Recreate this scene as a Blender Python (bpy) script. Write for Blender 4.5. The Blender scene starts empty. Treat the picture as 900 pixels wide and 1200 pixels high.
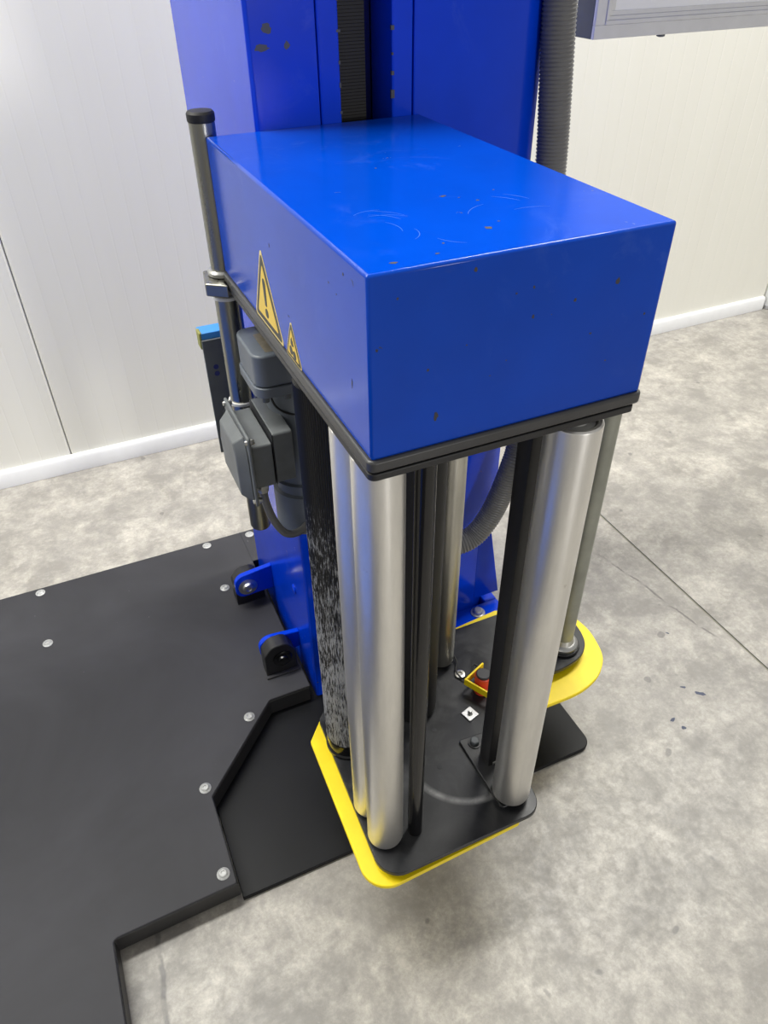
import bpy, bmesh, math, random
from mathutils import Vector, Matrix
random.seed(7)
SC = bpy.context.scene
COL = SC.collection

# ------------------------------------------------------------------ camera
cd = bpy.data.cameras.new('camera')
cam = bpy.data.objects.new('camera', cd); COL.objects.link(cam)
cd.sensor_fit = 'VERTICAL'; cd.sensor_height = 36.0; cd.lens = 870.0/1200.0*36.0
cd.clip_start = 0.02; cd.clip_end = 100
yaw, pitch, roll = 0.413, 0.675, -0.014
fw = Vector((math.sin(yaw)*math.cos(pitch), math.cos(yaw)*math.cos(pitch), -math.sin(pitch)))
rt = Vector((math.cos(yaw), -math.sin(yaw), 0)); up = rt.cross(fw)
rt2 = rt*math.cos(roll)+up*math.sin(roll); up2 = -rt*math.sin(roll)+up*math.cos(roll)
M = Matrix((rt2, up2, -fw)).transposed().to_4x4(); M.translation = Vector((-0.1613, -0.3888, 1.0529))
cam.matrix_world = M
SC.camera = cam

# ------------------------------------------------------------------ world, lights, exposure
w = bpy.data.worlds.new('hall_light'); SC.world = w; w.use_nodes = True
bg = w.node_tree.nodes['Background']; bg.inputs[0].default_value = (1.0, 0.98, 0.95, 1); bg.inputs[1].default_value = 0.36

def area(name, loc, target, sx, sy, power, color=(1, .985, .93)):
    l = bpy.data.lights.new(name, 'AREA'); l.shape = 'RECTANGLE'; l.size = sx; l.size_y = sy; l.energy = power; l.color = color
    o = bpy.data.objects.new(name, l); COL.objects.link(o); o.location = loc
    o.rotation_euler = (Vector(target)-Vector(loc)).to_track_quat('-Z', 'Y').to_euler()
    return o
# strip lamps under the hall roof, and the open hall doors behind the photographer
area('hall_strip_lamp', (1.5, 0.86, 2.9), (1.5, 0.86, 0), 2.4, 0.3, 100)
area('hall_strip_lamp', (-1.25, 0.86, 2.9), (-1.25, 0.86, 0), 2.4, 0.3, 92)
area('hall_doorway_daylight', (1.1, -5.2, 1.45), (-0.1, 1.3, 0.6), 0.5, 0.7, 64, (1, .98, .96))

SC.view_settings.view_transform = 'Standard'; SC.view_settings.look = 'None'
SC.view_settings.gamma = 1.0; SC.view_settings.use_curve_mapping = False
SC.view_settings.exposure = 0.07

# ------------------------------------------------------------------ materials
def S(c):   # sRGB 0-255 -> linear
    return tuple(((v/255/12.92) if v/255 <= .04045 else ((v/255+.055)/1.055)**2.4) for v in c)+(1,)
class NT:
    def __init__(s, name):
        s.m = bpy.data.materials.new(name); s.m.use_nodes = True; s.t = s.m.node_tree
        s.b = s.t.nodes['Principled BSDF']; s.tc = s.n('ShaderNodeTexCoord')
        s.co = s.tc.outputs['Object']
    def n(s, typ, **kw):
        x = s.t.nodes.new(typ)
        for k, v in kw.items():
            setattr(x, k, v)
        return x
    def l(s, a, b): s.t.links.new(a, b)
    def mapping(s, scale=(1, 1, 1), loc=(0, 0, 0)):
        x = s.n('ShaderNodeMapping'); x.inputs['Scale'].default_value = scale; x.inputs['Location'].default_value = loc
        s.l(s.co, x.inputs[0]); return x.outputs[0]
    def noise(s, scale, detail=4, rough=.55, dist=0, vec=None):
        x = s.n('ShaderNodeTexNoise'); x.inputs['Scale'].default_value = scale; x.inputs['Detail'].default_value = detail
        x.inputs['Roughness'].default_value = rough; x.inputs['Distortion'].default_value = dist
        s.l(vec if vec is not None else s.co, x.inputs['Vector']); return x.outputs['Fac']
    def ramp(s, fac, lo, hi, a=0.0, b=1.0):
        x = s.n('ShaderNodeMapRange'); x.clamp = True
        for i, v in zip((1, 2, 3, 4), (lo, hi, a, b)): x.inputs[i].default_value = v
        s.l(fac, x.inputs[0]); return x.outputs[0]
    def math(s, op, a, b=None):
        x = s.n('ShaderNodeMath', operation=op)
        for i, v in enumerate((a, b)):
            if v is None: continue
            if isinstance(v, (int, float)): x.inputs[i].default_value = v
            else: s.l(v, x.inputs[i])
        return x.outputs[0]
    def mix(s, fac, a, b):
        x = s.n('ShaderNodeMix', data_type='RGBA')
        if isinstance(fac, (int, float)): x.inputs[0].default_value = fac
        else: s.l(fac, x.inputs[0])
        for i, v in ((6, a), (7, b)):
            if isinstance(v, tuple): x.inputs[i].default_value = v
            else: s.l(v, x.inputs[i])
        return x.outputs[2]
    def set(s, **kw):
        for k, v in kw.items():
            i = s.b.inputs[k.replace('_', ' ')]
            if isinstance(v, (int, float, tuple)): i.default_value = v
            else: s.l(v, i)
        return s
    def bump(s, h, strength=.2, dist=.002):
        x = s.n('ShaderNodeBump'); x.inputs['Strength'].default_value = strength; x.inputs['Distance'].default_value = dist
        s.l(h, x.inputs['Height']); s.l(x.outputs[0], s.b.inputs['Normal']); return s
    def xyz(s):
        x = s.n('ShaderNodeSeparateXYZ'); s.l(s.co, x.inputs[0]); return x.outputs

def plain(name, rgb, rough=.5, metal=0, var=.12, scale=40, **kw):
    t = NT(name); c = S(rgb); d = tuple(v*(1-var) for v in c[:3])+(1,)
    t.set(Base_Color=t.mix(t.ramp(t.noise(scale), .35, .65), c, d), Roughness=rough, Metallic=metal, **kw)
    return t.m

# glossy blue enamel with chips and rub marks
def blue_mat(name, rgb, chip_thr, rough):
    t = NT(name)
    base = t.mix(t.ramp(t.noise(9, 3), .35, .7), S(rgb), tuple(v*.86 for v in S(rgb)[:3])+(1,))
    rub = t.math('MULTIPLY', t.ramp(t.noise(14, 8, .7, 1.2), .55, .78), t.ramp(t.noise(5, 2), .5, .66))
    base = t.mix(t.math('MULTIPLY', rub, .16), base, S((120, 150, 225)))
    chip = t.math('MULTIPLY', t.ramp(t.noise(70, 3, .6, .6), chip_thr, chip_thr+.01), t.ramp(t.noise(11, 2), .52, .56))
    base = t.mix(chip, base, S((52, 52, 56)))
    t.set(Base_Color=base, Roughness=t.math('ADD', t.ramp(rub, 0, 1, rough, rough+.15), t.math('MULTIPLY', chip, .4)), IOR=1.5, Specular_IOR_Level=.28)
    t.bump(t.noise(900, 2), .02, .0004)
    return t.m
m_blue = blue_mat('blue_enamel', (0, 69, 188), .72, .16)
m_mast = blue_mat('blue_mast_enamel', (0, 61, 212), .72, .17)

def steel(name, rgb, rough, var=.18, streak=30, metal=1.0):
    t = NT(name)
    v1 = t.mapping((streak, streak, 3)); v2 = t.mapping((60, 60, 14))
    f = t.math('ADD', t.math('MULTIPLY', t.noise(1, 5, .6, 0, v1), .6), t.math('MULTIPLY', t.noise(1, 5, .65, 0, v2), .4))
    c = S(rgb); d = tuple(v*(1-var) for v in c[:3])+(1,)
    dirt = t.ramp(t.noise(38, 6, .7), .66, .76)
    t.set(Base_Color=t.mix(t.math('MULTIPLY', dirt, .35), t.mix(t.ramp(f, .35, .65), c, d), S((110, 95, 70))),
          Metallic=metal, Roughness=t.ramp(f, .3, .7, rough-.05, rough+.08))
    t.bump(t.noise(1, 4, .6, 0, t.mapping((400, 400, 40))), .04, .0005)
    return t.m
m_alu = steel('brushed_aluminium', (240, 238, 233), .33, .18, 30, .86)
m_galv = steel('dull_galvanised_tube', (205, 203, 194), .33, .3, 45)
m_tube = plain('grey_green_galvanised', (158, 160, 150), .42, .55, .18, 25)
m_rod = steel('grey_steel_rod', (150, 149, 140), .28, .15)
m_bolt = plain('dull_bolt_zinc', (176, 177, 176), .5, .35, .25, 300)
m_zinc = plain('zinc_plated_steel', (205, 205, 202), .3, 1)
m_alframe = plain('anodised_frame', (222, 223, 226), .36, .2, .05)

m_black = plain('black_powder_coat', (34, 34, 36), .42, 0, .2, 30)
m_tray = plain('charcoal_lip_paint', (64, 64, 65), .38, 0, .15, 30)
m_blackgloss = plain('black_gloss_tube', (18, 18, 20), .16, 0, .1, 30)
m_rubber = plain('black_rubber', (22, 22, 23), .55, 0, .2, 60)
m_greyhose = plain('dark_grey_hose', (112, 112, 112), .30, 0, .1, 60)
m_motor = plain('slate_grey_motor_paint', (104, 111, 120), .42, 0, .14, 30)
m_box = plain('dark_grey_junction_paint', (106, 110, 112), .5, 0, .16, 45)
m_plategrey = plain('grey_bracket_paint', (92, 97, 100), .45, 0, .14, 30)
m_lightblue = plain('sky_blue_edge_paint', (64, 150, 225), .4)
m_brown = plain('brownish_strip', (150, 126, 116), .6)
m_olive = plain('olive_edge_paint', (150, 150, 80), .6)
m_yellow = plain('yellow_guard_paint', (248, 220, 8), .42, 0, .06, 40)
m_stick = plain('yellow_sticker_film', (236, 200, 74), .4, 0, .03)
m_stickw = plain('pale_sticker_edge', (236, 214, 140), .4, 0, .03)
m_stickb = plain('sticker_black_ink', (40, 40, 36), .4, 0, .03)
m_red = plain('orange_red_plastic', (226, 70, 44), .4)
m_white = plain('white_plastic', (225, 225, 222), .4, 0, .05)
m_belt = plain('black_belt', (24, 23, 23), .65, 0, .2, 80)
m_chip = plain('bare_grey_primer', (66, 70, 84), .55, 0, .15, 80)
m_chip2 = plain('dark_primer', (58, 55, 56), .6, 0, .15, 200)
m_scratch = plain('pale_scratch', (26, 92, 200), .5, 0, .2, 200)
m_disc = plain('worn_blue_disc_paint', (42, 86, 178), .4, 0, .1, 12)
m_label = plain('worn_nameplate', (150, 142, 126), .4, .4, .3, 120)
m_base = plain('black_floor_plate', (22, 23, 26), .38, 0, .3, 8, Specular_IOR_Level=.16)

t = NT('black_carriage_plate')   # dusty, rubbed black plate
dust = t.ramp(t.noise(17, 7, .65, .8), .42, .75)
t.set(Base_Color=t.mix(t.math('MULTIPLY', dust, .45), S((34, 35, 38)), S((98, 98, 100))), Roughness=t.ramp(dust, 0, 1, .28, .5))
p = t.xyz()   # grey arc rubbed by a swinging part
dx = t.math('SUBTRACT', p[0], .0474); dy = t.math('SUBTRACT', p[1], -.0887)
rr = t.math('SQRT', t.math('ADD', t.math('MULTIPLY', dx, dx), t.math('MULTIPLY', dy, dy)))
arc = t.math('MULTIPLY', t.ramp(t.math('ABSOLUTE', t.math('SUBTRACT', rr, .0756)), .0008, .0062, 1, 0), t.ramp(dy, -.012, -.040))
arc = t.math('MULTIPLY', arc, t.ramp(dx, .02, -.01, 0, 1))
arc = t.math('MULTIPLY', arc, t.ramp(t.noise(60, 5, .7), .3, .6, .35, .8))
t.set(Base_Color=t.mix(arc, t.mix(t.math('MULTIPLY', dust, .3), S((30, 31, 34)), S((90, 90, 92))), S((140, 140, 140))), Specular_IOR_Level=.35)
m_cplate = t.m

t = NT('dark_sheet_platform')
x = t.xyz()
cl = t.ramp(t.noise(3.2, 6, .6, .6), .3, .7)
sp = t.ramp(t.noise(130, 2), .79, .8)
t.set(Base_Color=t.mix(t.math('MULTIPLY', sp, .6), t.mix(cl, S((47, 47, 50)), S((63, 63, 67))), S((190, 190, 190))), Roughness=t.ramp(cl, 0, 1, .46, .56), Specular_IOR_Level=.16)
t.bump(t.noise(350, 3), .05, .0008)
m_plat = t.m

# rubber roller, worn pale below
t = NT('worn_rubber')
x = t.xyz()
v = t.mapping((620, 620, 75))
n = t.noise(1, 4, .75, 0, v)
zz = t.math('ADD', x[2], .195)
hgt = t.ramp(zz, .60, .36, 0, 1)
hgt2 = t.ramp(zz, .605, .575, 0, 1)
thr = t.math('SUBTRACT', t.ramp(hgt, 0, 1, .56, .43), t.math('MULTIPLY', t.math('SUBTRACT', t.noise(30, 3), .5), .25))
d = t.math('SUBTRACT', n, thr)
msk = t.math('MULTIPLY', t.ramp(d, 0, .10), hgt2)
t.set(Base_Color=t.mix(t.math('MULTIPLY', msk, .8), S((20, 20, 21)), S((204, 206, 208))), Roughness=.5)
m_worn = t.m

# polished, stained concrete
t = NT('stained_concrete')
x = t.xyz()
a = t.ramp(t.noise(4.2, 9, .70, .2), .40, .58)
b = t.ramp(t.noise(10, 10, .74, .15), .40, .60)
c = t.ramp(t.noise(46, 8, .75, .3), .38, .62)
base = t.mix(b, S((138, 134, 127)), S((194, 189, 179)))
base = t.mix(t.math('MULTIPLY', t.math('SUBTRACT', 1.0, a), .42), base, S((136, 133, 129)))
base = t.mix(t.math('MULTIPLY', t.math('SUBTRACT', 1.0, c), .50), base, S((128, 125, 121)))
swirl = t.ramp(t.noise(19, 10, .8, .3), .56, .66)
base = t.mix(t.math('MULTIPLY', swirl, .22), base, S((214, 210, 202)))
fine = t.ramp(t.noise(150, 6, .8), .40, .60)
base = t.mix(t.math('MULTIPLY', fine, .30), base, S((120, 118, 115)))
spots = t.ramp(t.noise(24, 1), .745, .77)
base = t.mix(t.math('MULTIPLY', spots, .55), base, S((92, 90, 90)))
wob = t.math('MULTIPLY', t.math('SUBTRACT', t.noise(9, 4), .5), .03)
def crack(pos, slope, y0, y1, wdt, dark):
    xs = t.math('ADD', t.math('SUBTRACT', t.math('SUBTRACT', x[0], pos), t.math('MULTIPLY', x[1], slope)), wob)
    line = t.ramp(t.math('ABSOLUTE', xs), wdt*.4, wdt, 1, 0)
    line = t.math('MULTIPLY', line, t.ramp(x[1], y0, y0+.03)); line = t.math('MULTIPLY', line, t.ramp(x[1], y1, y1-.03))
    line = t.math('MULTIPLY', line, t.ramp(t.noise(23, 3), .4, .55))
    return t.math('MULTIPLY', line, dark)
base = t.mix(crack(-.28, 0, -.6, .15, .005, .8), base, S((84, 82, 82)))
base = t.mix(crack(.82, -.207, .2, .62, .003, .75), base, S((88, 84, 84)))
t.set(Base_Color=base, Roughness=t.ramp(c, 0, 1, .5, .36))
t.bump(t.noise(120, 5, .7), .05, .001)
m_conc = t.m
m_fleck = plain('blue_grey_fleck', (78, 84, 104), .7, 0, .2, 200)
m_joint = plain('joint_filler', (132, 129, 116), .8)

t = NT('white_panel_coating')
st = t.ramp(t.noise(1, 5, .6, 0, t.mapping((9, 1, .9))), .45, .8)
t.set(Base_Color=t.mix(t.math('MULTIPLY', st, .18), S((241, 240, 230)), S((222, 218, 206))), Roughness=.38)
m_wall = t.m
m_skirt = plain('white_skirting', (232, 233, 234), .4, 0, .03)
m_trim = plain('light_grey_trim', (205, 206, 206), .4, 0, .05)
m_glass = plain('white_panel_face', (240, 242, 246), .12, 0, .02)
m_dark = plain('dark_gap', (22, 24, 30), .6)
m_mastdark = plain('deep_blue_inside', (4, 22, 105), .4)

# ------------------------------------------------------------------ mesh helpers
def BM(): return bmesh.new()
def box(bm, x0, x1, y0, y1, z0, z1):
    v = [bm.verts.new((x, y, z)) for z in (z0, z1) for y in (y0, y1) for x in (x0, x1)]
    for f in ((0, 2, 3, 1), (4, 5, 7, 6), (0, 1, 5, 4), (2, 6, 7, 3), (0, 4, 6, 2), (1, 3, 7, 5)):
        bm.faces.new([v[i] for i in f])
    return bm
def rpoly(pts, seg=8):
    """[(x, y, r)] -> polygon with rounded corners"""
    out = []; n = len(pts)
    for i in range(n):
        p = Vector(pts[i][:2]); r = pts[i][2] if len(pts[i]) > 2 else 0
        a = (Vector(pts[i-1][:2])-p).normalized(); b = (Vector(pts[(i+1) % n][:2])-p).normalized()
        if r <= 0: out.append(tuple(p)); continue
        ang = a.angle(b); d = r/math.tan(ang/2)
        c = p+(a+b).normalized()*(r/math.sin(ang/2))
        s = p+a*d; e = p+b*d
        a0 = math.atan2(s.y-c.y, s.x-c.x); a1 = math.atan2(e.y-c.y, e.x-c.x)
        da = (a1-a0+math.pi) % (2*math.pi)-math.pi
        for k in range(seg+1):
            t_ = a0+da*k/seg; out.append((c.x+r*math.cos(t_), c.y+r*math.sin(t_)))
    return out
def prism(bm, poly, lo, hi, axis='z'):
    """extrude a 2-D polygon: axis z -> (x,y), axis y -> (x,z), axis x -> (y,z)"""
    def P(p, h): return {'z': (p[0], p[1], h), 'y': (p[0], h, p[1]), 'x': (h, p[0], p[1])}[axis]
    a = [bm.verts.new(P(p, lo)) for p in poly]; b = [bm.verts.new(P(p, hi)) for p in poly]
    n = len(poly); bm.faces.new(a); bm.faces.new(b)
    for i in range(n): bm.faces.new((a[i], a[(i+1) % n], b[(i+1) % n], b[i]))
    return bm
def lathe(bm, prof, c=(0, 0, 0), axis='z', seg=48):
    """profile [(r, h)] turned about an axis through c; open ends get caps when r > 0"""
    def P(r, h, a):
        u, v_ = r*math.cos(a), r*math.sin(a)
        q = {'z': (u, v_, h), 'y': (u, h, v_), 'x': (h, u, v_)}[axis]
        return (q[0]+c[0], q[1]+c[1], q[2]+c[2])
    rings = [[bm.verts.new(P(r, h, 2*math.pi*k/seg)) for k in range(seg)] for r, h in prof]
    for A, B in zip(rings, rings[1:]):
        for k in range(seg): bm.faces.new((A[k], A[(k+1) % seg], B[(k+1) % seg], B[k]))
    bm.faces.new(rings[0]); bm.faces.new(rings[-1])
    return bm
def cyl(bm, c, r, h0, h1, axis='z', ch=.001, seg=40):
    return lathe(bm, [(r-ch, h0), (r, h0+ch), (r, h1-ch), (r-ch, h1)], c, axis, seg)
def spline(pts, n=12):
    P = [Vector(p) for p in pts]; P = [2*P[0]-P[1]]+P+[2*P[-1]-P[-2]]; out = []
    for i in range(1, len(P)-2):
        for k in range(n):
            t_ = k/n; a, b, c, d = P[i-1:i+3]
            out.append(.5*((2*b)+(-a+c)*t_+(2*a-5*b+4*c-d)*t_**2+(-a+3*b-3*c+d)*t_**3))
    return out+[P[-2]]
def resample(path, step):
    out = [path[0]]; acc = 0
    for a, b in zip(path, path[1:]):
        L = (b-a).length; s = step-acc
        while s <= L and L > 0:
            out.append(a+(b-a)*(s/L)); s += step
        acc = (acc+L) % step
    return out
def tube(bm, path, rad, seg=12):
    """rad: number or function of ring index"""
    n = len(path); rings = []; u = None
    for i, p in enumerate(path):
        tg = (path[min(i+1, n-1)]-path[max(i-1, 0)]).normalized()
        if u is None: u = tg.orthogonal().normalized()
        u = (u-tg*u.dot(tg)).normalized(); v_ = tg.cross(u)
        r = rad(i) if callable(rad) else rad
        rings.append([bm.verts.new(p+(u*math.cos(2*math.pi*k/seg)+v_*math.sin(2*math.pi*k/seg))*r) for k in range(seg)])
    for A, B in zip(rings, rings[1:]):
        for k in range(seg): bm.faces.new((A[k], A[(k+1) % seg], B[(k+1) % seg], B[k]))
    bm.faces.new(rings[0]); bm.faces.new(rings[-1]); return bm

def ob(name, bm, mat, parent=None, bevel=0, smooth=35, root=None):
    """link one mesh; geometry is given in world metres, parts sit in their root's frame"""
    bmesh.ops.recalc_face_normals(bm, faces=bm.faces)
    me = bpy.data.meshes.new(name)
    off = Vector((0, 0, 0)); p = parent
    while p is not None: off += p.location; p = p.parent
    if off.length: bmesh.ops.translate(bm, verts=bm.verts, vec=-off)
    bm.to_mesh(me); bm.free()
    for m in (mat if isinstance(mat, (list, tuple)) else [mat]): me.materials.append(m)
    o = bpy.data.objects.new(name, me); COL.objects.link(o)
    if parent: o.parent = parent
    if smooth: me.shade_smooth(); me.set_sharp_from_angle(angle=math.radians(smooth))
    if bevel:
        b = o.modifiers.new('edge', 'BEVEL'); b.width = bevel; b.segments = 2; b.limit_method = 'ANGLE'; b.angle_limit = math.radians(40)
    return o
def thing(name, label, cat, loc=(0, 0, 0), group=None):
    o = bpy.data.objects.new(name, None); COL.objects.link(o); o.location = loc; o.empty_display_size = .05
    o['label'] = label; o['category'] = cat
    if group: o['group'] = group
    return o
def lab(o, text): o['label'] = text; return o

# ------------------------------------------------------------------ setting: floor, wall
JX = .803
bm = BM(); box(bm, -3.2, 3.4, -3.2, 1.36, -.12, -.002)
floor = ob('floor', bm, m_joint); floor['kind'] = 'structure'
for x0, x1 in ((-3.2, JX-.0026), (JX+.0026, 3.4)):
    bm = BM(); box(bm, x0, x1, -3.2, 1.36, -.0019, 0)
    ob('concrete_slab', bm, m_conc, floor)

fl = [o for o in bpy.data.objects if o.name.startswith('concrete_slab')]
for (x, y, r, asp, ang) in ((.657, .127, .013, .35, -.7), (.640, .150, .006, .4, -.6), (.577, .105, .006, .6, .3), (.583, .085, .005, .8, 0), (.700, .260, .004, .4, -.9)):
    bm = BM(); pts = []
    for k in range(11):
        a = 2*math.pi*k/11; q = r*(.6+.5*random.random()); u, v_ = q*math.cos(a), q*asp*math.sin(a)
        pts.append((x+u*math.cos(ang)-v_*math.sin(ang), y+u*math.sin(ang)+v_*math.cos(ang)))
    prism(bm, pts, 0, .0002); lab(ob('paint_fleck', bm, m_fleck, floor, smooth=0), 'small dark blue grey fleck on the concrete')

WY = 1.29
bm = BM(); box(bm, -3.2, 3.4, WY+.03, WY+.10, 0, 3.6)
wall = ob('wall_back', bm, m_skirt); wall['kind'] = 'structure'
def panel_profile(x0, x1):
    pts = [(x0, WY+.03), (x0, WY+.004), (x0+.004, WY)]
    x = x0+.042
    while x < x1-.02:
        pts += [(x-.0024, WY), (x-.0008, WY+.0003), (x+.0008, WY+.0003), (x+.0024, WY)]
        x += .0421
    return pts+[(x1-.004, WY), (x1, WY+.004), (x1, WY+.03)]
k0 = -.252
for i in (-3, -2, -1, 0, 1, 2):
    bm = BM(); prism(bm, panel_profile(k0+1.12*i+.0008, k0+1.12*(i+1)-.0008), 0, 3.6)
    ob('wall_panel', bm, m_wall, wall, smooth=0)
bm = BM(); prism(bm, [(WY-.012, 0), (WY-.012, .036), (WY-.008, .043), (WY, .045), (WY, 0)], -3.2, 1.982, 'x')
o = ob('baseboard_back', bm, m_skirt, bevel=.001); o['kind'] = 'structure'
bm = BM(); box(bm, 1.988, 2.075, WY-.022, WY, .012, 3.4); box(bm, 1.994, 2.070, WY-.018, WY, 0, .012)
o = ob('trim_1', bm, m_trim, bevel=.002); o['kind'] = 'structure'

# ------------------------------------------------------------------ floor plate and platform
bm = BM(); prism(bm, rpoly([(-.158, .117), (.4215, .117, .020), (.4215, .86, .01), (-.158, .86)]), 0, .008)
base = ob('floor_plate', bm, m_base, bevel=.001)
base['label'] = 'flat black steel plate lying on the concrete under the yellow guard'; base['category'] = 'plate'

plat = thing('wrapping_platform', 'low dark grey sheet metal platform dotted with round bolts', 'platform', (-.6, .4, 0))
poly = [(-.160, .122, .004), (-.160, .260, .006), (-.031, .391, .006), (.040, .391), (.040, .7330), (.300, .7330), (.300, .83), (-2.3, .83), (-2.3, -.95), (-.323, -.95), (-.323, .118, .006)]
ppts = rpoly([p if len(p) > 2 else p+(0,) for p in poly], 4)
bm = BM(); prism(bm, ppts, .0405, .045)
o = ob('deck_sheet', bm, m_plat, plat, bevel=.0012)
ins = rpoly([(-.1615, .1195, .003), (-.1615, .2607, .005), (-.0316, .3922, .005), (.0385, .3922), (.0385, .828), (-1.698, .828), (-1.698, -.948), (-.3215, -.948), (-.3215, .1195, .005)], 4)
ins = [p for p in ins]
# skirt: folded flange that hangs from the deck edge down to the floor
bm = BM()
edge = [(.0385, .3905), (-.0310, .3905), (-.1592, .2603), (-.1592, .1226), (-.3222, .1186), (-.3222, -.948)]
th = .006
def offset_band(pts, th):
    inner = []
    for i, p in enumerate(pts):
        p = Vector(p); ns = []
        for a, b in ((i-1, i), (i, i+1)):
            if a >= 0 and b < len(pts):
                d_ = (Vector(pts[b])-Vector(pts[a])).normalized(); ns.append(Vector((d_.y, -d_.x)))
        nn = sum(ns, Vector((0, 0))).normalized()
        inner.append(tuple(p+nn*th/max(.5, nn.dot(ns[0]))))
    return inner
inn = offset_band(edge, th)
prism(bm, [(p[0], p[1]) for p in edge]+inn[::-1], .0083, .0404)
lab(ob('edge_flange', bm, m_black, plat, bevel=.001), 'black folded edge of the platform')
bm = BM(); box(bm, -2.29, -.34, -.94, .80, 0, .039); box(bm, -.34, -.17, .14, .80, .0083, .039); box(bm, -.17, -.04, .40, .80, .0083, .039); box(bm, .02, .29, .735, .82, .0083, .039)
ob('support_frame', bm, m_black, plat)
for i, (x, y) in enumerate([(-.358, .816), (-.356, .675), (-.033, .817), (-.031, .680), (.057, .815), (-.071, .372), (-.166, .2765), (-.174, .141)]):
    bm = BM()
    lathe(bm, [(.0088, .0450), (.0088, .0458), (.0062, .0472), (.0060, .0480), (.0046, .0490), (.0030, .0490), (.0026, .0478)], (x, y, 0), 'z', 32)
    ob('bolt', bm, m_bolt, plat)
# seam strip beside the mast
bm = BM(); box(bm, .0392, .0408, .7335, .8295, .0449, .0453); lab(ob('sheet_seam', bm, m_dark, plat), 'dark seam between two deck sheets')
# the turntable beyond the left edge of the frame, mirrored in the rollers
bm = BM(); lathe(bm, [(.30, .0452), (.795, .0452), (.800, .048), (.800, .074), (.797, .0765), (.79, .077)], (-1.35, .05, 0), 'z', 96); lab(ob('turntable', bm, m_disc, plat), 'round blue turntable on the dark platform')
# hinge clevises that belong to the platform (black), one behind the far ear and one in front of the near ear
def clevis(y0, y1, name):
    bm = BM()
    prism(bm, rpoly([(-.020, .0452), (.034, .0452), (.034, .088, .012), (.022, .112, .016), (-.006, .112, .018), (-.020, .094, .014)], 6), y0, y1, 'y')
    c = ob(name, bm, m_black, plat, bevel=.0015)
    return c
c1 = clevis(.624, .654, 'hinge_block')
c2 = clevis(.437, .463, 'hinge_block')
bm = BM(); lathe(bm, [(.0165, .4375), (.0165, .4355), (.013, .4345), (.009, .4345), (.008, .4305), (.004, .4295)], (.010, 0, .080), 'y', 28); ob('hinge_pin', bm, m_blackgloss, c2)
bm = BM(); box(bm, -.022, .036, .4305, .437, .0452, .0490); ob('foot_tab', bm, m_plat, c2, bevel=.001)

# ------------------------------------------------------------------ mast
mast = thing('mast_column', 'tall blue steel column with black belt in its front slot', 'column', (.21, .55, .008))
XL, XR, YF, YB, ZT = .05, .393, .392, .728, 1.75
bm = BM()   # hollow sheet-metal shell with a front slot
outer = [(.141, YF+.003), (.141, YF+.06), (.0555, YF+.06), (.0555, YB-.006), (.3685, YB-.006), (.3685, YF+.06), (.197, YF+.06), (.197, YF+.003)]
shell = [(XL, YF+.003), (XL+.003, YF), (.1178, YF), (.1178, YF+.006), (.1125, YF+.006), (.1125, YF+.012), (XL+.006, YF+.012), (XL+.006, YB-.006), (XR-.006, YB-.006), (XR-.006, YF+.038), (.345, YF+.012), (.2262, YF+.012),
         (.2262, YF+.006), (.2210, YF+.006), (.2210, YF), (.349, YF), (XR, YF+.028), (XR, YB), (XL, YB)]
prism(bm, shell, .008, ZT)
ob('shell', bm, m_mast, mast, bevel=.0012)
bm = BM()   # guide strips either side of the slot
box(bm, .1192, .1410, YF+.0005, YF+.055, .009, ZT-.001); ob('guide_strip', bm, m_mast, mast, bevel=.002)
bm = BM(); box(bm, .1970, .2198, YF+.0005, YF+.055, .009, ZT-.001); ob('guide_strip', bm, m_mast, mast, bevel=.002)
bm = BM(); box(bm, .1412, .1968, YF+.056, YF+.060, .009, ZT-.001); lab(ob('slot_back', bm, m_mastdark, mast), 'dark blue back of the slot')
bm = BM()
for k in range(0, 560):
    z = .06+k*.0030
    if z > ZT-.02: break
    box(bm, .1420, .1800, YF+.030, YF+.0335, z, z+.0026)
box(bm, .1425, .1795, YF+.0335, YF+.036, .05, ZT-.01)
lab(ob('toothed_belt', bm, m_belt, mast), 'black toothed lifting belt')
bm = BM(); box(bm, XL-.002, XR+.002, YF-.004+.006, YB+.002, ZT, ZT+.004); ob('top_cap', bm, m_mast, mast, bevel=.002)
# paint chips that show grey primer on the left front panel
for (cx, cz, s, sx) in ((.070, .975, .0062, 1.0), (.064, .9595, .0048, 2.0), (.0885, .961, .0052, .7)):
    bm = BM(); pts = []
    for k in range(14):
        a = 2*math.pi*k/14; r = s*(.55+.45*random.random()); pts.append((cx+r*sx*math.cos(a), cz+r*.8*math.sin(a)))
    prism(bm, pts, YF-.00015, YF+.0002, 'y'); lab(ob('paint_chip', bm, m_chip, mast, smooth=0), 'bare grey patch where the blue paint has chipped')
# edge wear on the guide strips
for gx in (.1405, .1975):
    bm = BM()
    for k in range(16):
        z = .70+k*.022+random.random()*.012; h = .002+random.random()*.007; wd = .0008+random.random()*.0014
        box(bm, gx-wd, gx+wd, YF+.0003, YF+.0030, z, z+h)
    o = ob('edge_wear', bm, m_chip, mast, smooth=0); o['kind'] = 'stuff'
# right foot: gusset, foot block with bolt
bm = BM(); prism(bm, [(.350, .118), (.400, .118), (.374, .262), (.362, .285), (.350, .285)], YF+.0005, YF+.008, 'y'); ob('gusset', bm, m_mast, mast, bevel=.001)
bm = BM(); box(bm, .225, .398, .332, YF+.0005, .008, .100); box(bm, .3742, .398, YF, .60, .008, .100); foot = ob('foot_block', bm, m_mast, mast, bevel=.002)
bm = BM(); lathe(bm, [(.0125, .100), (.0125, .1018), (.009, .102), (.008, .107), (.006, .1085)], (.350, .3745, 0), 'z', 24); ob('foot_bolt', bm, m_zinc, foot)
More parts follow.
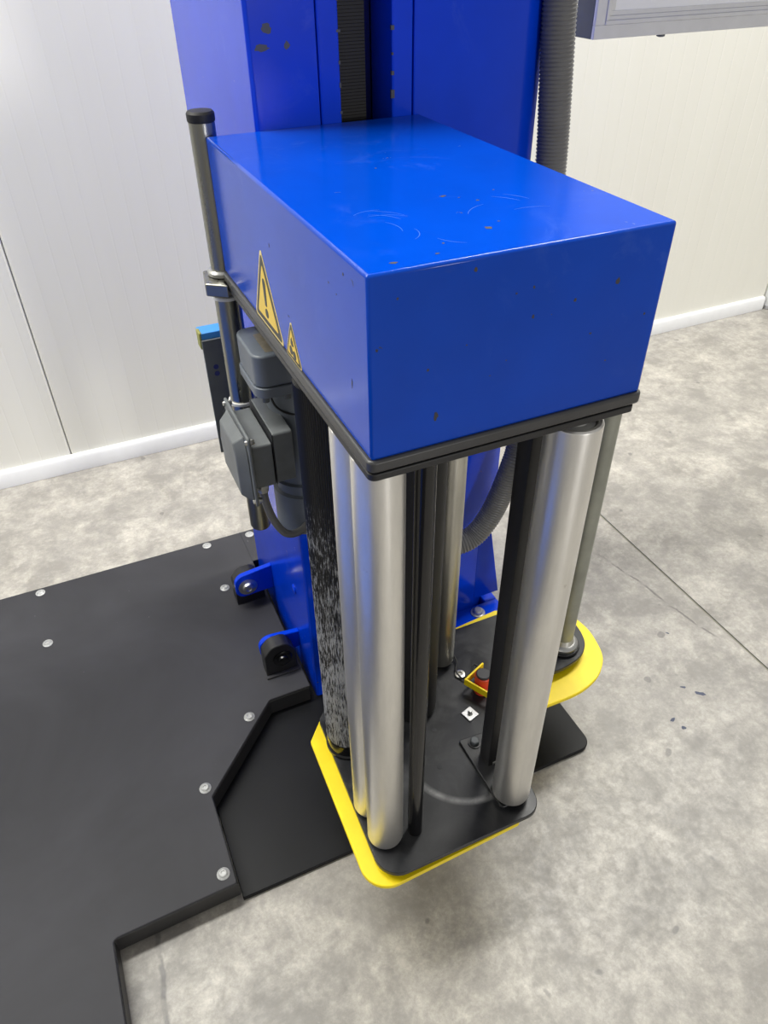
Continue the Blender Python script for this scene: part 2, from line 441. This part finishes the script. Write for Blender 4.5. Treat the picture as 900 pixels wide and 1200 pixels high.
# hinge ears on the left side
def ear(y0, y1, z0, z1, z2):
    bm = BM()
    prism(bm, rpoly([(-.0205, z0, .016), (.0505, z0+.004), (.0505, z2), (-.0205, z1, .020)], 8), y0, y1, 'y')
    return ob('hinge_ear', bm, m_mast, mast, bevel=.0012)
e1 = ear(.612, .622, .072, .122, .130); e2 = ear(.465, .475, .060, .108, .100)
bm = BM(); lathe(bm, [(.0175, .6118), (.0175, .6098), (.013, .6088), (.011, .6080), (.0095, .6045), (.0055, .6035), (.004, .6050)], (.002, 0, .096), 'y', 32)
ob('hinge_bolt', bm, m_zinc, e1)
bm = BM(); lathe(bm, [(.008, XL-.0002), (.008, XL-.0016), (.005, XL-.0030)], (0, .459, .207), 'x', 20); ob('side_screw', bm, m_mast, mast)
# grey bracket with a sky blue cap, on the left flank
bm = BM(); box(bm, -.0285, XL, .450, .4535, .500, .660)
br = ob('side_bracket', bm, m_plategrey, mast, bevel=.0008)
bm = BM(); box(bm, -.0285, .014, .4537, .476, .654, .668); lab(ob('cap', bm, m_lightblue, br, bevel=.001), 'sky blue bar behind the grey bracket')
bm = BM(); box(bm, -.0270, XL, .4537, .462, .535, .6538); lab(ob('backing', bm, m_brown, br, bevel=.001), 'brownish strip behind the grey bracket')
bm = BM(); box(bm, -.0300, -.0262, .4537, .4700, .6475, .6685); lab(ob('cap_edge', bm, m_olive, br, bevel=.001), 'olive worn corner of the blue bar')
for z in (.624, .615):
    bm = BM(); cyl(bm, (-.0165, 0, z), .0033, .4494, .4500, 'y', .0002, 16); lab(ob('hole', bm, m_mastdark, br), 'dark blue hole in the bracket')
bm = BM(); lathe(bm, [(.005, .4500), (.005, .4486), (.003, .4478)], (-.013, 0, .560), 'y', 18); ob('screw', bm, m_plategrey, br)

# ------------------------------------------------------------------ film carriage
car = thing('film_carriage', 'blue topped film carriage with upright metal rollers and yellow foot guard', 'wrapping machine', (.115, .19, .195))
W_, D_ = .2292, .393
ZB, ZC = .760, .8911
bm = BM(); box(bm, 0, W_, 0, D_, ZB, ZC); cover = ob('cover', bm, m_blue, car, bevel=.0022)
lab(cover, 'glossy blue sheet metal hood')
bm = BM(); prism(bm, rpoly([(-.003, -.003, .006), (W_+.0025, -.003, .006), (W_+.0025, D_-.001, .004), (-.003, D_-.001, .004)], 5), .7512, .7608)
lab(ob('tray', bm, m_tray, car, bevel=.0018), 'black lip under the blue hood')
bm = BM(); prism(bm, rpoly([(-.0022, -.0022, .006), (W_-.003, -.0022, .004), (W_-.003, D_-.003, .004), (-.0022, D_-.003, .004)], 5), .7440, .7498)
ob('top_plate', bm, m_black, car, bevel=.0008)
bm = BM(); box(bm, .002, W_-.012, .002, D_-.008, .7498, .7512); ob('gasket', bm, m_dark, car)

# chips in the hood's paint, down to dark primer
def chips(spots, face):
    bm = BM()
    for (u, v_, r, asp) in spots:
        n = 9; pts = []
        for k in range(n):
            a = 2*math.pi*k/n; q = r*(.55+.6*random.random()); pts.append((u+q*math.cos(a), v_+q*asp*math.sin(a)))
        if face == 'front': prism(bm, pts, -.00012, .0002, 'y')
        elif face == 'top': prism(bm, pts, ZC-.0002, ZC+.00012, 'z')
        else: prism(bm, pts, -.00012, .0002, 'x')
    o = lab(ob('paint_chips', bm, m_chip2, cover, smooth=0), 'tiny dark chips in the blue paint'); o['kind'] = 'stuff'
chips([(.042, .821, .0011, 1), (.073, .883, .0013, 1.3), (.118, .864, .0011, 1), (.120, .843, .0012, 1.4), (.187, .856, .0019, 1.5), (.153, .849, .0014, 1.2), (.070, .833, .0007, 1), (.171, .821, .0013, .7), (.189, .796, .0010, .7),
       (.217, .827, .0010, 1.2), (.049, .784, .0019, 1.8), (.020, .874, .0010, 1), (.105, .862, .0009, .8), (.102, .815, .0006, 1), (.135, .842, .0005, 1), (.090, .806, .0008, .6)], 'front')
chips([(.113, .120, .0026, .8), (.107, .043, .0027, 1.2), (.023, .012, .0028, .7), (.054, .015, .0022, .6), (.122, .112, .0010, 1), (.131, .100, .0014, 1), (.120, .052, .0011, 1), (.066, .030, .0012, 1), (.100, .215, .0012, 1), (.155, .118, .0012, .7)], 'top')
chips([(.030, .806, .0012, 4.5), (.038, .879, .0010, 1.2), (.066, .864, .0008, 1), (.052, .861, .0007, 1), (.205, .846, .0010, 2.4)], 'left')

# fine scratches on the hood's top
bm = BM()
for (x, y, r, a0, a1) in ((.040, .082, .030, 20, 75), (.036, .078, .027, 15, 70), (.046, .070, .030, 40, 95), (.030, .070, .024, -20, 35), (.044, .060, .018, -60, 10), (.050, .090, .022, 70, 130), (.150, .030, .040, 60, 100), (.120, .070, .050, 20, 45), (.115, .066, .048, 25, 52), (.135, .060, .030, 100, 150), (.095, .050, .030, 200, 240)):
    o_ = []; i_ = []
    for k in range(11):
        a = math.radians(a0+(a1-a0)*k/10); h = .00022*math.sin(math.pi*(k+.4)/10.8)+.00006
        o_.append((x+(r+h)*math.cos(a), y+(r+h)*math.sin(a))); i_.append((x+(r-h)*math.cos(a), y+(r-h)*math.sin(a)))
    prism(bm, o_+i_[::-1], ZC-.0002, ZC+.00006)
o = lab(ob('scratches', bm, m_scratch, cover, smooth=0), 'fine pale curved scratches on the hood top'); o['kind'] = 'stuff'

# warning stickers on the hood's left face (x = 0 plane)
def tri_prism(pts, x0, x1, r):
    bm = BM(); prism(bm, rpoly([(p[0], p[1], r) for p in pts], 5), x0, x1, 'x'); return bm
def shrink(pts, k):
    cy = sum(p[0] for p in pts)/3; cz = sum(p[1] for p in pts)/3
    return [(cy+(p[0]-cy)*k, cz+(p[1]-cz)*k) for p in pts]
def sticker(pts, r, text):
    s = lab(ob('warning_sticker', tri_prism(pts, -.0004, .0000, r), m_stickw, cover, smooth=0), text)
    ob('black_border', tri_prism(shrink(pts, .90), -.0006, -.0003, r*.8), m_stickb, s, smooth=0) if False else None
    return s
def layered(pts, r, text, draw):
    me_objs = []
    bm = BM()
    prism(bm, rpoly([(p[0], p[1], r) for p in pts], 5), -.0003, .0000, 'x')
    nf = len(bm.faces)
    prism(bm, rpoly([(p[0], p[1], r*.8) for p in shrink(pts, .91)], 5), -.0005, -.0003, 'x')
    n2 = len(bm.faces)
    prism(bm, rpoly([(p[0], p[1], r*.5) for p in shrink(pts, .70)], 5), -.0007, -.0005, 'x')
    n3 = len(bm.faces)
    draw(bm)
    bm.faces.ensure_lookup_table()
    for i, f in enumerate(bm.faces): f.material_index = 0 if i < nf else 1 if i < n2 else 2 if i < n3 else 1
    return lab(ob('warning_sticker', bm, [m_stickw, m_stickb, m_stick], cover, smooth=0), text)
def big_draw(bm):
    cy, z = .2335, .768
    prism(bm, rpoly([(cy-.0027, z+.0145, .0012), (cy+.0027, z+.0145, .0012), (cy+.0046, z+.0400, .0042), (cy-.0046, z+.0400, .0042)], 4), -.0009, -.0007, 'x')
    prism(bm, [(cy+.0046*math.cos(a*math.pi/8), z+.0078+.0044*math.sin(a*math.pi/8)) for a in range(16)], -.0009, -.0007, 'x')
def small_draw(bm):
    cy, z = .1632, .7655
    for dy, dz, r in ((-.0042, .0025, .0040), (.0044, .0040, .0040)):          # two rollers
        prism(bm, [(cy+dy+r*math.cos(a*math.pi/8), z+dz+r*math.sin(a*math.pi/8)) for a in range(16)], -.0009, -.0007, 'x')
    hand = [(0.0015, .0090), (.0035, .0110), (.0030, .0150), (.0012, .0148), (.0010, .0170), (-.0004, .0170), (-.0006, .0145), (-.0020, .0150), (-.0024, .0120), (-.0036, .0115), (-.0030, .0098)]
    prism(bm, [(cy+a, z+b) for a, b in hand], -.0009, -.0007, 'x')
layered([(.2755, .7615), (.1885, .7615), (.2350, .8350)], .003, 'larger yellow warning triangle with a black exclamation mark', big_draw)
layered([(.1840, .7608), (.1420, .7608), (.1640, .7975)], .002, 'smaller yellow warning triangle showing a hand drawn into rollers', small_draw)

# lower plates
ZP = .1800
bm = BM()
lobe = [tuple(p[:2]) for p in spline([(p[0], p[1], 0) for p in [(.2950, .1700), (.3150, .1640), (.3467, .1595), (.3793, .1608), (.4050, .1690), (.4230, .1840), (.4321, .2052), (.4345, .2311), (.4290, .2500)]], 8)]
prism(bm, rpoly([(-.0045, -.0165, .030), (.2120, -.0165, .024), (.2400, .145, .02)]+lobe+[(.3546, .2945, .03), (.0711, .2945, .02), (.0039, .2242, .012)], 8), ZP-.0075, ZP)
lab(ob('base_plate', bm, m_cplate, car, bevel=.001), 'dusty black plate that carries the rollers')
bm = BM()
lobe = [tuple(p[:2]) for p in spline([(p[0], p[1], 0) for p in [(.2706, .1250), (.3165, .1236), (.3700, .1236), (.4060, .1325), (.4295, .1466), (.4470, .1670), (.4560, .1960), (.4590, .2230), (.4541, .2541)]], 8)]
prism(bm, rpoly([(-.0215, -.0185, .034), (.1860, -.0120, .006), (.2060, .1034, .02)]+lobe+[(.3452, .3184, .004), (.2699, .3117, .004), (.0868, .3020, .01), (.0112, .2400, .006), (-.0155, .2090, .006)], 10), .1545, .1615)
lab(ob('foot_guard', bm, m_yellow, car, bevel=.001), 'bright yellow foot guard rim')
for (x, y) in ((0.0291, 0.1244), (0.1131, 0.2294), (0.1761, 0.0404), (0.3546, 0.2189), (0.2706, 0.2504)):
    bm = BM(); cyl(bm, (x, y, 0), .008, .1615, ZP-.0075, 'z', .0002, 16); ob('spacer', bm, m_black, car)
bm = BM(); prism(bm, rpoly([(0.1655, 0.0040, .004), (0.2080, 0.0040, .018), (0.2140, 0.1087, .004), (0.1635, 0.1123, .003)], 4), ZP, ZP+.0045)
lab(ob('raised_pad', bm, m_black, car, bevel=.001), 'raised black pad under the bright roller')
Z2 = ZP+.0045
for (x, y) in ((0.1236, 0.0898), (0.0994, 0.137), (0.0396, 0.1244), (0.1425, 0.1433)):
    bm = BM(); lathe(bm, [(.0036, ZP), (.0036, ZP+.0003), (.0026, ZP+.0004)], (x, y, 0), 'z', 16); lab(ob('hole', bm, m_dark, car), 'small dark hole in the plate')

# rollers ------------------------------------------------------------
def roller(x, y, r, z0, z1, mat, text, hub_mat, name='roller'):
    bm = BM()
    lathe(bm, [(r*.74, z0+.0045), (r*.78, z0+.0005), (r-.0020, z0), (r-.0005, z0+.0012), (r, z0+.003), (r, z1-.003), (r-.0005, z1-.0012), (r-.002, z1), (r*.78, z1-.0005), (r*.74, z1-.0045)], (x, y, 0), 'z', 64)
    o = lab(ob(name, bm, mat, car), text)
    bm = BM(); lathe(bm, [(r*.36, z0-.0055), (r*.55, z0-.005), (r*.70, z0+.002), (r*.70, z0+.0044)], (x, y, 0), 'z', 32)
    ob('end_cap', bm, m_rubber, o)
    bm = BM(); lathe(bm, [(r*.73, z1-.0043), (r*.70, z1-.0020), (r*.45, z1-.0020), (r*.36, z1+.001)], (x, y, 0), 'z', 32)
    ob('end_cap', bm, hub_mat, o)
    return o
m_aluseam = m_alu
roller(0.0197, 0.0341, 0.0213, ZP+.0055, .7430, m_alu, 'thick aluminium roller at the front corner', m_rubber)
r_right = roller(0.1866, 0.0184, 0.0234, Z2+.0050, .7370, m_alu, 'thick aluminium roller under the far front corner of the hood', m_white)
roller(0.0191, 0.0777, 0.021, ZP+.0055, .7430, m_alu, 'aluminium roller close behind the corner roller', m_rubber)
roller(0.2055, 0.2472, 0.0199, ZP+.0080, .7430, m_galv, 'dull stained steel roller towards the mast', m_rubber)
roller(0.1341, 0.1916, 0.0315, ZP+.0055, .7430, m_rubber, 'plain black rubber roller hidden among the metal ones', m_rubber)
# grooved rubber roller, worn pale in its lower part
def grooved(x, y, r, z0, z1, mat, n=84):
    bm = BM(); rings = []
    for z in (z0, z0+.002, z1-.002, z1):
        rr = r if z0 < z < z1 else r-.002
        rings.append([bm.verts.new((x+(rr-(.0009 if k % 2 else 0))*math.cos(math.pi*k/n), y+(rr-(.0009 if k % 2 else 0))*math.sin(math.pi*k/n), z)) for k in range(2*n)])
    for A, B in zip(rings, rings[1:]):
        for k in range(2*n): bm.faces.new((A[k], A[(k+1) % (2*n)], B[(k+1) % (2*n)], B[k]))
    bm.faces.new(rings[0]); bm.faces.new(rings[-1]); return bm
BX, BY = 0.0307, 0.1769
rb = lab(ob('roller', grooved(BX, BY, .0300, ZP+.024, .7335, m_worn), m_worn, car, smooth=0), 'ribbed black rubber roller worn pale in its lower half')
bm = BM(); lathe(bm, [(.0315, ZP), (.0315, ZP+.004), (.0295, ZP+.006), (.0295, ZP+.0235)], (BX, BY, 0), 'z', 48); lab(ob('end_cap', bm, m_blackgloss, rb), 'black lower hub')
bm = BM(); lathe(bm, [(.0150, .7340), (.0270, .7345), (.0270, .7440), (.0150, .7440)], (BX, BY, 0), 'z', 40); lab(ob('bearing_flange', bm, m_galv, rb), 'worn steel bearing flange')
# film core tube on the yellow lobe
RX, RY = 0.3895, 0.1969
bm = BM(); cyl(bm, (RX, RY, 0), .0140, ZP+.002, .6600, 'z', .001, 48); rtb = lab(ob('core_tube', bm, m_tube, car), 'slim galvanised tube standing on the yellow lobe')
bm = BM(); lathe(bm, [(.0260, ZP), (.0260, ZP+.004), (.0245, ZP+.0055), (.0235, ZP+.0056)], (RX, RY, 0), 'z', 40); lab(ob('hub', bm, m_blackgloss, rtb), 'black hub ring')
bm = BM(); lathe(bm, [(.0225, ZP+.0056), (.0225, ZP+.010), (.0200, ZP+.0125), (.0165, ZP+.0135), (.0138, ZP+.0220)], (RX, RY, 0), 'z', 40); lab(ob('collar', bm, m_zinc, rtb), 'bright steel collar')
bm = BM(); prism(bm, [(.212, .7440), (.212, .630), (RX+.010, .630), (RX+.010, .642), (.224, .642), (.224, .7440)], RY-.016, RY-.010, 'y'); box(bm, .3, RX+.010, RY-.0095, RY+.012, .630, .6338); ob('tube_arm', bm, m_black, car, bevel=.001)
# black posts
bm = BM(); cyl(bm, (0.0559, 0.0257, 0), .0089, ZP, .7440, 'z', .0005, 32); lab(ob('post', bm, m_blackgloss, car), 'round glossy black post beside the corner roller')
bm = BM(); prism(bm, rpoly([(.1800, .0619, .0012), (.2060, .0619, .0012), (.2060, .084, .0012), (.1800, .084, .0012)], 3), Z2, .7440)
pst = lab(ob('post', bm, m_black, car), 'square black post behind the far front roller')
bm = BM(); box(bm, 0.186, 0.2, 0.0609, 0.0618, Z2, Z2+.005); lab(ob('weld', bm, m_zinc, pst, bevel=.001), 'bright bead at the foot of the post')
# small fittings on the plate
bm = BM(); prism(bm, [(0.1997+.0128*math.cos(a), 0.1449+.0128*math.sin(a)) for a in (math.radians(d_) for d_ in (62, 152, 242, 332))], ZP, ZP+.0022)
sq = lab(ob('square_washer', bm, m_zinc, car, bevel=.0006), 'square bright washer')
bm = BM(); lathe(bm, [(.0040, ZP+.0022), (.0036, ZP+.0050), (.0022, ZP+.0085)], (0.1997, 0.1449, 0), 'z', 6); ob('stud', bm, m_zinc, sq)
bm = BM(); lathe(bm, [(.0085, Z2), (.0085, Z2+.0018), (.0066, Z2+.0020)], (0.1808, 0.0992, 0), 'z', 28); bt = ob('bolt', bm, m_black, car)
bm = BM(); lathe(bm, [(.0064, Z2+.0020), (.0064, Z2+.0068), (.0050, Z2+.0080)], (0.1808, 0.0992, 0), 'z', 6); lab(ob('bolt_head', bm, m_plategrey, bt), 'grey hexagon head')
# red bumper in a bent yellow strap
bx, by = 0.2359, 0.1748
bm = BM(); lathe(bm, [(.0110, ZP), (.0118, ZP+.001), (.0118, ZP+.0110), (.0105, ZP+.0125), (.0105, ZP+.0190), (.0118, ZP+.0205), (.0118, ZP+.0330), (.0106, ZP+.0345)], (bx, by, 0), 'z', 32)
rd = lab(ob('bumper', bm, m_red, car), 'short orange red cylinder with a black top')
bm = BM(); lathe(bm, [(.0104, ZP+.0345), (.0104, ZP+.0362), (.0090, ZP+.0372)], (bx, by, 0), 'z', 32); ob('bumper_cap', bm, m_black, rd)
bm = BM()
strap = [(.2330, .1430), (.2110, .1850), (.2500, .2010)]
inn = offset_band(strap, .0028)
prism(bm, strap+inn[::-1], ZP+.014, ZP+.026)
lab(ob('strap', bm, m_yellow, rd, bevel=.0006), 'bent yellow strap round the red cylinder')
# loose cable loop and its ring terminal
bm = BM(); tube(bm, spline([(0.2076, 0.2714, ZP+.006), (0.2213, 0.2557, ZP+.012), (0.2265, 0.2346, ZP+.005), (0.2171, 0.2189, ZP+.004), (0.2192, 0.2021, ZP+.004), (0.2296, 0.2, ZP+.010), (0.2423, 0.2105, ZP+.014), (0.2475, 0.1979, ZP+.012), (0.2433, 0.1853, ZP+.006)], 8), .0014, 8)
cb = lab(ob('sensor_cable', bm, m_rubber, car), 'thin black cable looping past the red cylinder')
bm = BM(); lathe(bm, [(.0060, ZP), (.0075, ZP+.0012), (.0075, ZP+.0035), (.0055, ZP+.0040), (.0040, ZP+.0040), (.0036, ZP+.0015)], (0.2202, 0.2116, 0), 'z', 24); lab(ob('ring_terminal', bm, m_galv, cb), 'pale ring terminal')

# motor ------------------------------------------------------------
bm = BM(); lathe(bm, [(.036, .449), (.0395, .4495), (.0395, .505), (.0355, .507), (.0355, .520), (.0395, .522), (.0395, .5225), (.0355, .524), (.0355, .640), (.030, .652)], (.050, .338, 0), 'z', 48)
motor = lab(ob('motor', bm, m_motor, car), 'slate grey drive motor behind the ribbed roller')
bm = BM(); prism(bm, rpoly([(-.0035, .300, .014), (.088, .300, .014), (.088, .378, .014), (-.0035, .378, .014)], 8), .664, .7005)
gh = ob('gear_housing', bm, m_motor, motor, bevel=.002)
bm = BM(); prism(bm, rpoly([(-.0050, .2985, .015), (.0895, .2985, .015), (.0895, .3795, .015), (-.0050, .3795, .015)], 8), .652, .6635)
ob('housing_flange', bm, m_motor, motor, bevel=.001)
bm = BM(); prism(bm, rpoly([(.012, .309, .002), (.048, .309, .002), (.048, .356, .002), (.012, .356, .002)], 3), .7005, .7009); lab(ob('nameplate', bm, m_label, gh), 'scratched nameplate on top of the housing')
bm = BM(); box(bm, .02, .07, .345, .375, .700, .7446); ob('mounting_block', bm, m_black, motor)
for (x, y) in ((.006, .307), (.030, .305)):
    bm = BM(); lathe(bm, [(.0040, .652), (.0040, .645), (.0025, .644)], (x, y, 0), 'z', 12); ob('screw', bm, m_plategrey, motor)
# junction box on its left
bm = BM(); prism(bm, rpoly([(.280, .5540, .003), (.366, .5540, .003), (.366, .6190, .003), (.280, .6190, .003)], 3), .0015, .0235, 'x')
jb = lab(ob('junction_box', bm, m_box, motor, bevel=.001), 'dark grey cable junction box')
bm = BM(); prism(bm, rpoly([(.280, .5525, .003), (.366, .5525, .003), (.366, .6085, .003), (.280, .6085, .003)], 3), -.0235, -.0005, 'x')
lab(ob('box_body', bm, m_box, jb, bevel=.001), 'outer half of the junction box')
bm = BM(); prism(bm, rpoly([(.274, .5320, .004), (.3745, .5320, .004), (.3745, .6240, .004), (.274, .6240, .004)], 4), -.0275, -.0240, 'x')
lid = ob('lid', bm, m_box, jb, bevel=.0012)
bm = BM()   # lid bulge: chamfered frustum towards -x
lo = [(.2800, .5360), (.3700, .5360), (.3720, .5800), (.3600, .6160), (.2900, .6190), (.2800, .6000)]
hi = [(.2890, .5440), (.3600, .5440), (.3640, .5790), (.3530, .6070), (.2960, .6090), (.2890, .5960)]
va = [bm.verts.new((-.0276, p[0], p[1])) for p in lo]; vb = [bm.verts.new((-.0400, p[0], p[1])) for p in hi]
bm.faces.new(va); bm.faces.new(vb)
for k in range(6): bm.faces.new((va[k], va[(k+1) % 6], vb[(k+1) % 6], vb[k]))
ob('lid', bm, m_box, jb, bevel=.0015)
for (y, z) in ((.2785, .6175), (.3695, .6175), (.2785, .5385)):
    bm = BM(); lathe(bm, [(.0034, -.0240), (.0034, -.0225), (.0030, -.0195)], (0, y, z), 'x', 14); lathe(bm, [(.0028, -.0275), (.0026, -.0298)], (0, y, z), 'x', 14)
    lab(ob('screw', bm, m_zinc, jb), 'small bright lid screw')
bm = BM(); box(bm, .0005, .0012, .2795, .3665, .5535, .6185); lab(ob('gasket', bm, m_dark, jb), 'black gasket line')
# gland and cable
bm = BM(); lathe(bm, [(.0070, .5525), (.0070, .5470), (.0078, .5465), (.0078, .5400), (.0068, .5390), (.0068, .5340), (.0050, .5330)], (-.0120, .300, 0), 'z', 6)
lab(ob('cable_gland', bm, m_zinc, jb, bevel=.0005), 'bright cable gland')
bm = BM(); tube(bm, spline([(-.0120, .300, .540), (-.0115, .300, .520), (-.0060, .298, .492), (.0040, .296, .470), (.0150, .297, .461), (.0300, .299, .462), (.0420, .305, .470)], 10), .0048, 14)
lab(ob('motor_cable', bm, m_greyhose, motor), 'grey cable bending from the gland to the motor')
bm = BM(); tube(bm, spline([(.012, .318, .652), (.018, .312, .632), (.034, .306, .622), (.048, .306, .624)], 8), .0012, 8); lab(ob('thin_wire', bm, m_rubber, motor), 'thin black wire')
# guide rod behind the hood's back corner
bm = BM(); cyl(bm, (.0010, .4060, 0), .0127, .398, .903, 'z', .001, 40); rod = lab(ob('guide_rod', bm, m_rod, car), 'upright grey steel rod at the back corner')
bm = BM(); cyl(bm, (.0010, .4060, 0), .0143, .402, .7300, 'z', .001, 40); lab(ob('sleeve', bm, m_rod, rod), 'slightly thicker lower sleeve of the rod')
bm = BM(); lathe(bm, [(.0132, .9025), (.0135, .9035), (.0135, .9095), (.0120, .9115), (.0100, .9118)], (.0010, .4060, 0), 'z', 32); lab(ob('rod_cap', bm, m_rubber, rod), 'black plastic end cap')
for z in (.7270, .5950):
    bm = BM(); lathe(bm, [(.0142, z), (.0165, z+.0005), (.0165, z+.004), (.0142, z+.0045)], (.0010, .4060, 0), 'z', 32); lab(ob('retaining_ring', bm, m_white, rod), 'pale ring round the rod')
bm = BM(); lathe(bm, [(.0128, .7535), (.0170, .7540), (.0170, .7575), (.0150, .7600), (.0128, .7602)], (.0010, .4060, 0), 'z', 32); ob('collar', bm, m_zinc, rod)
bm = BM(); prism(bm, [(-.0250, .3860), (-.0040, .3700), (-.0040, .3860), (.0300, .3935), (.0300, .4245), (-.0180, .4245)], .7390, .7530)
lab(ob('rod_clamp', bm, m_rod, car, bevel=.0015), 'grey steel clamp plate holding the rod')
bm = BM(); box(bm, .145, .178, .385, .4215, .700, .7440); lab(ob('lift_arm', bm, m_black, car), 'black arm that runs into the column slot')

# ------------------------------------------------------------------ corrugated hose
path = resample(spline([(.3880, .400, 1.30), (.3915, .400, 1.10), (.3955, .400, .981), (.4020, .400, .904), (.4085, .400, .823), (.4100, .394, .660), (.3970, .372, .520), (.3800, .357, .453), (.3690, .351, .424), (.3560, .350, .383), (.3390, .350, .342), (.3160, .350, .313), (.2930, .351, .303), (.2680, .358, .301), (.2520, .371, .303), (.2460, .3905, .304)], 24), .00105)
bm = BM(); tube(bm, path, lambda i: (.0190, .0186, .0177, .0180)[i % 4]*(1 if i < 640 else .93), 20)
hose = ob('corrugated_hose', bm, m_greyhose)
hose['label'] = 'dark grey ribbed hose hanging beside the blue column'; hose['category'] = 'hose'

# ------------------------------------------------------------------ control panel at the top
cp = thing('control_cabinet', 'grey cabinet with stepped aluminium frame and white face beside the ribbed hose', 'cabinet', (.76, .62, .92))
X0, X1, Y0, Z0 = .594, 1.02, .600, .918
bm = BM(); box(bm, X0, X1, Y0, .640, Z0, 1.36); lab(ob('body', bm, m_plategrey, cp, bevel=.001), 'grey side of the cabinet')
def rail(i, o_, y0, y1):   # rectangular ring between insets o_ and i
    bm = BM()
    for (xa, xb, za, zb) in ((X0+o_, X1-o_, Z0+o_, Z0+i), (X0+o_, X1-o_, 1.36-i, 1.36-o_), (X0+o_, X0+i, Z0+i, 1.36-i), (X1-i, X1-o_, Z0+i, 1.36-i)):
        box(bm, xa, xb, y0, y1, za, zb)
    return bm
for k, (o_, i, y0) in enumerate(((.0, .0165, .5940), (.0165, .0215, .5925), (.0215, .0265, .5950), (.0265, .0325, .5965))):
    ob('frame_rail', rail(i, o_, y0, .5999), m_alframe, cp, bevel=.0008)
bm = BM(); box(bm, X0+.0325, X1-.0325, .5975, .5999, Z0+.0325, 1.36-.0325); lab(ob('front_face', bm, m_glass, cp), 'plain white face inside the frame')
bm = BM(); lathe(bm, [(.006, Z0), (.006, Z0-.003), (.004, Z0-.004)], (.722, .606, 0), 'z', 16); ob('latch', bm, m_plategrey, cp)
bm = BM(); box(bm, .3745, X0-.0005, .618, .634, 1.10, 1.16); ob('bracket_arm', bm, m_plategrey, cp, bevel=.001)
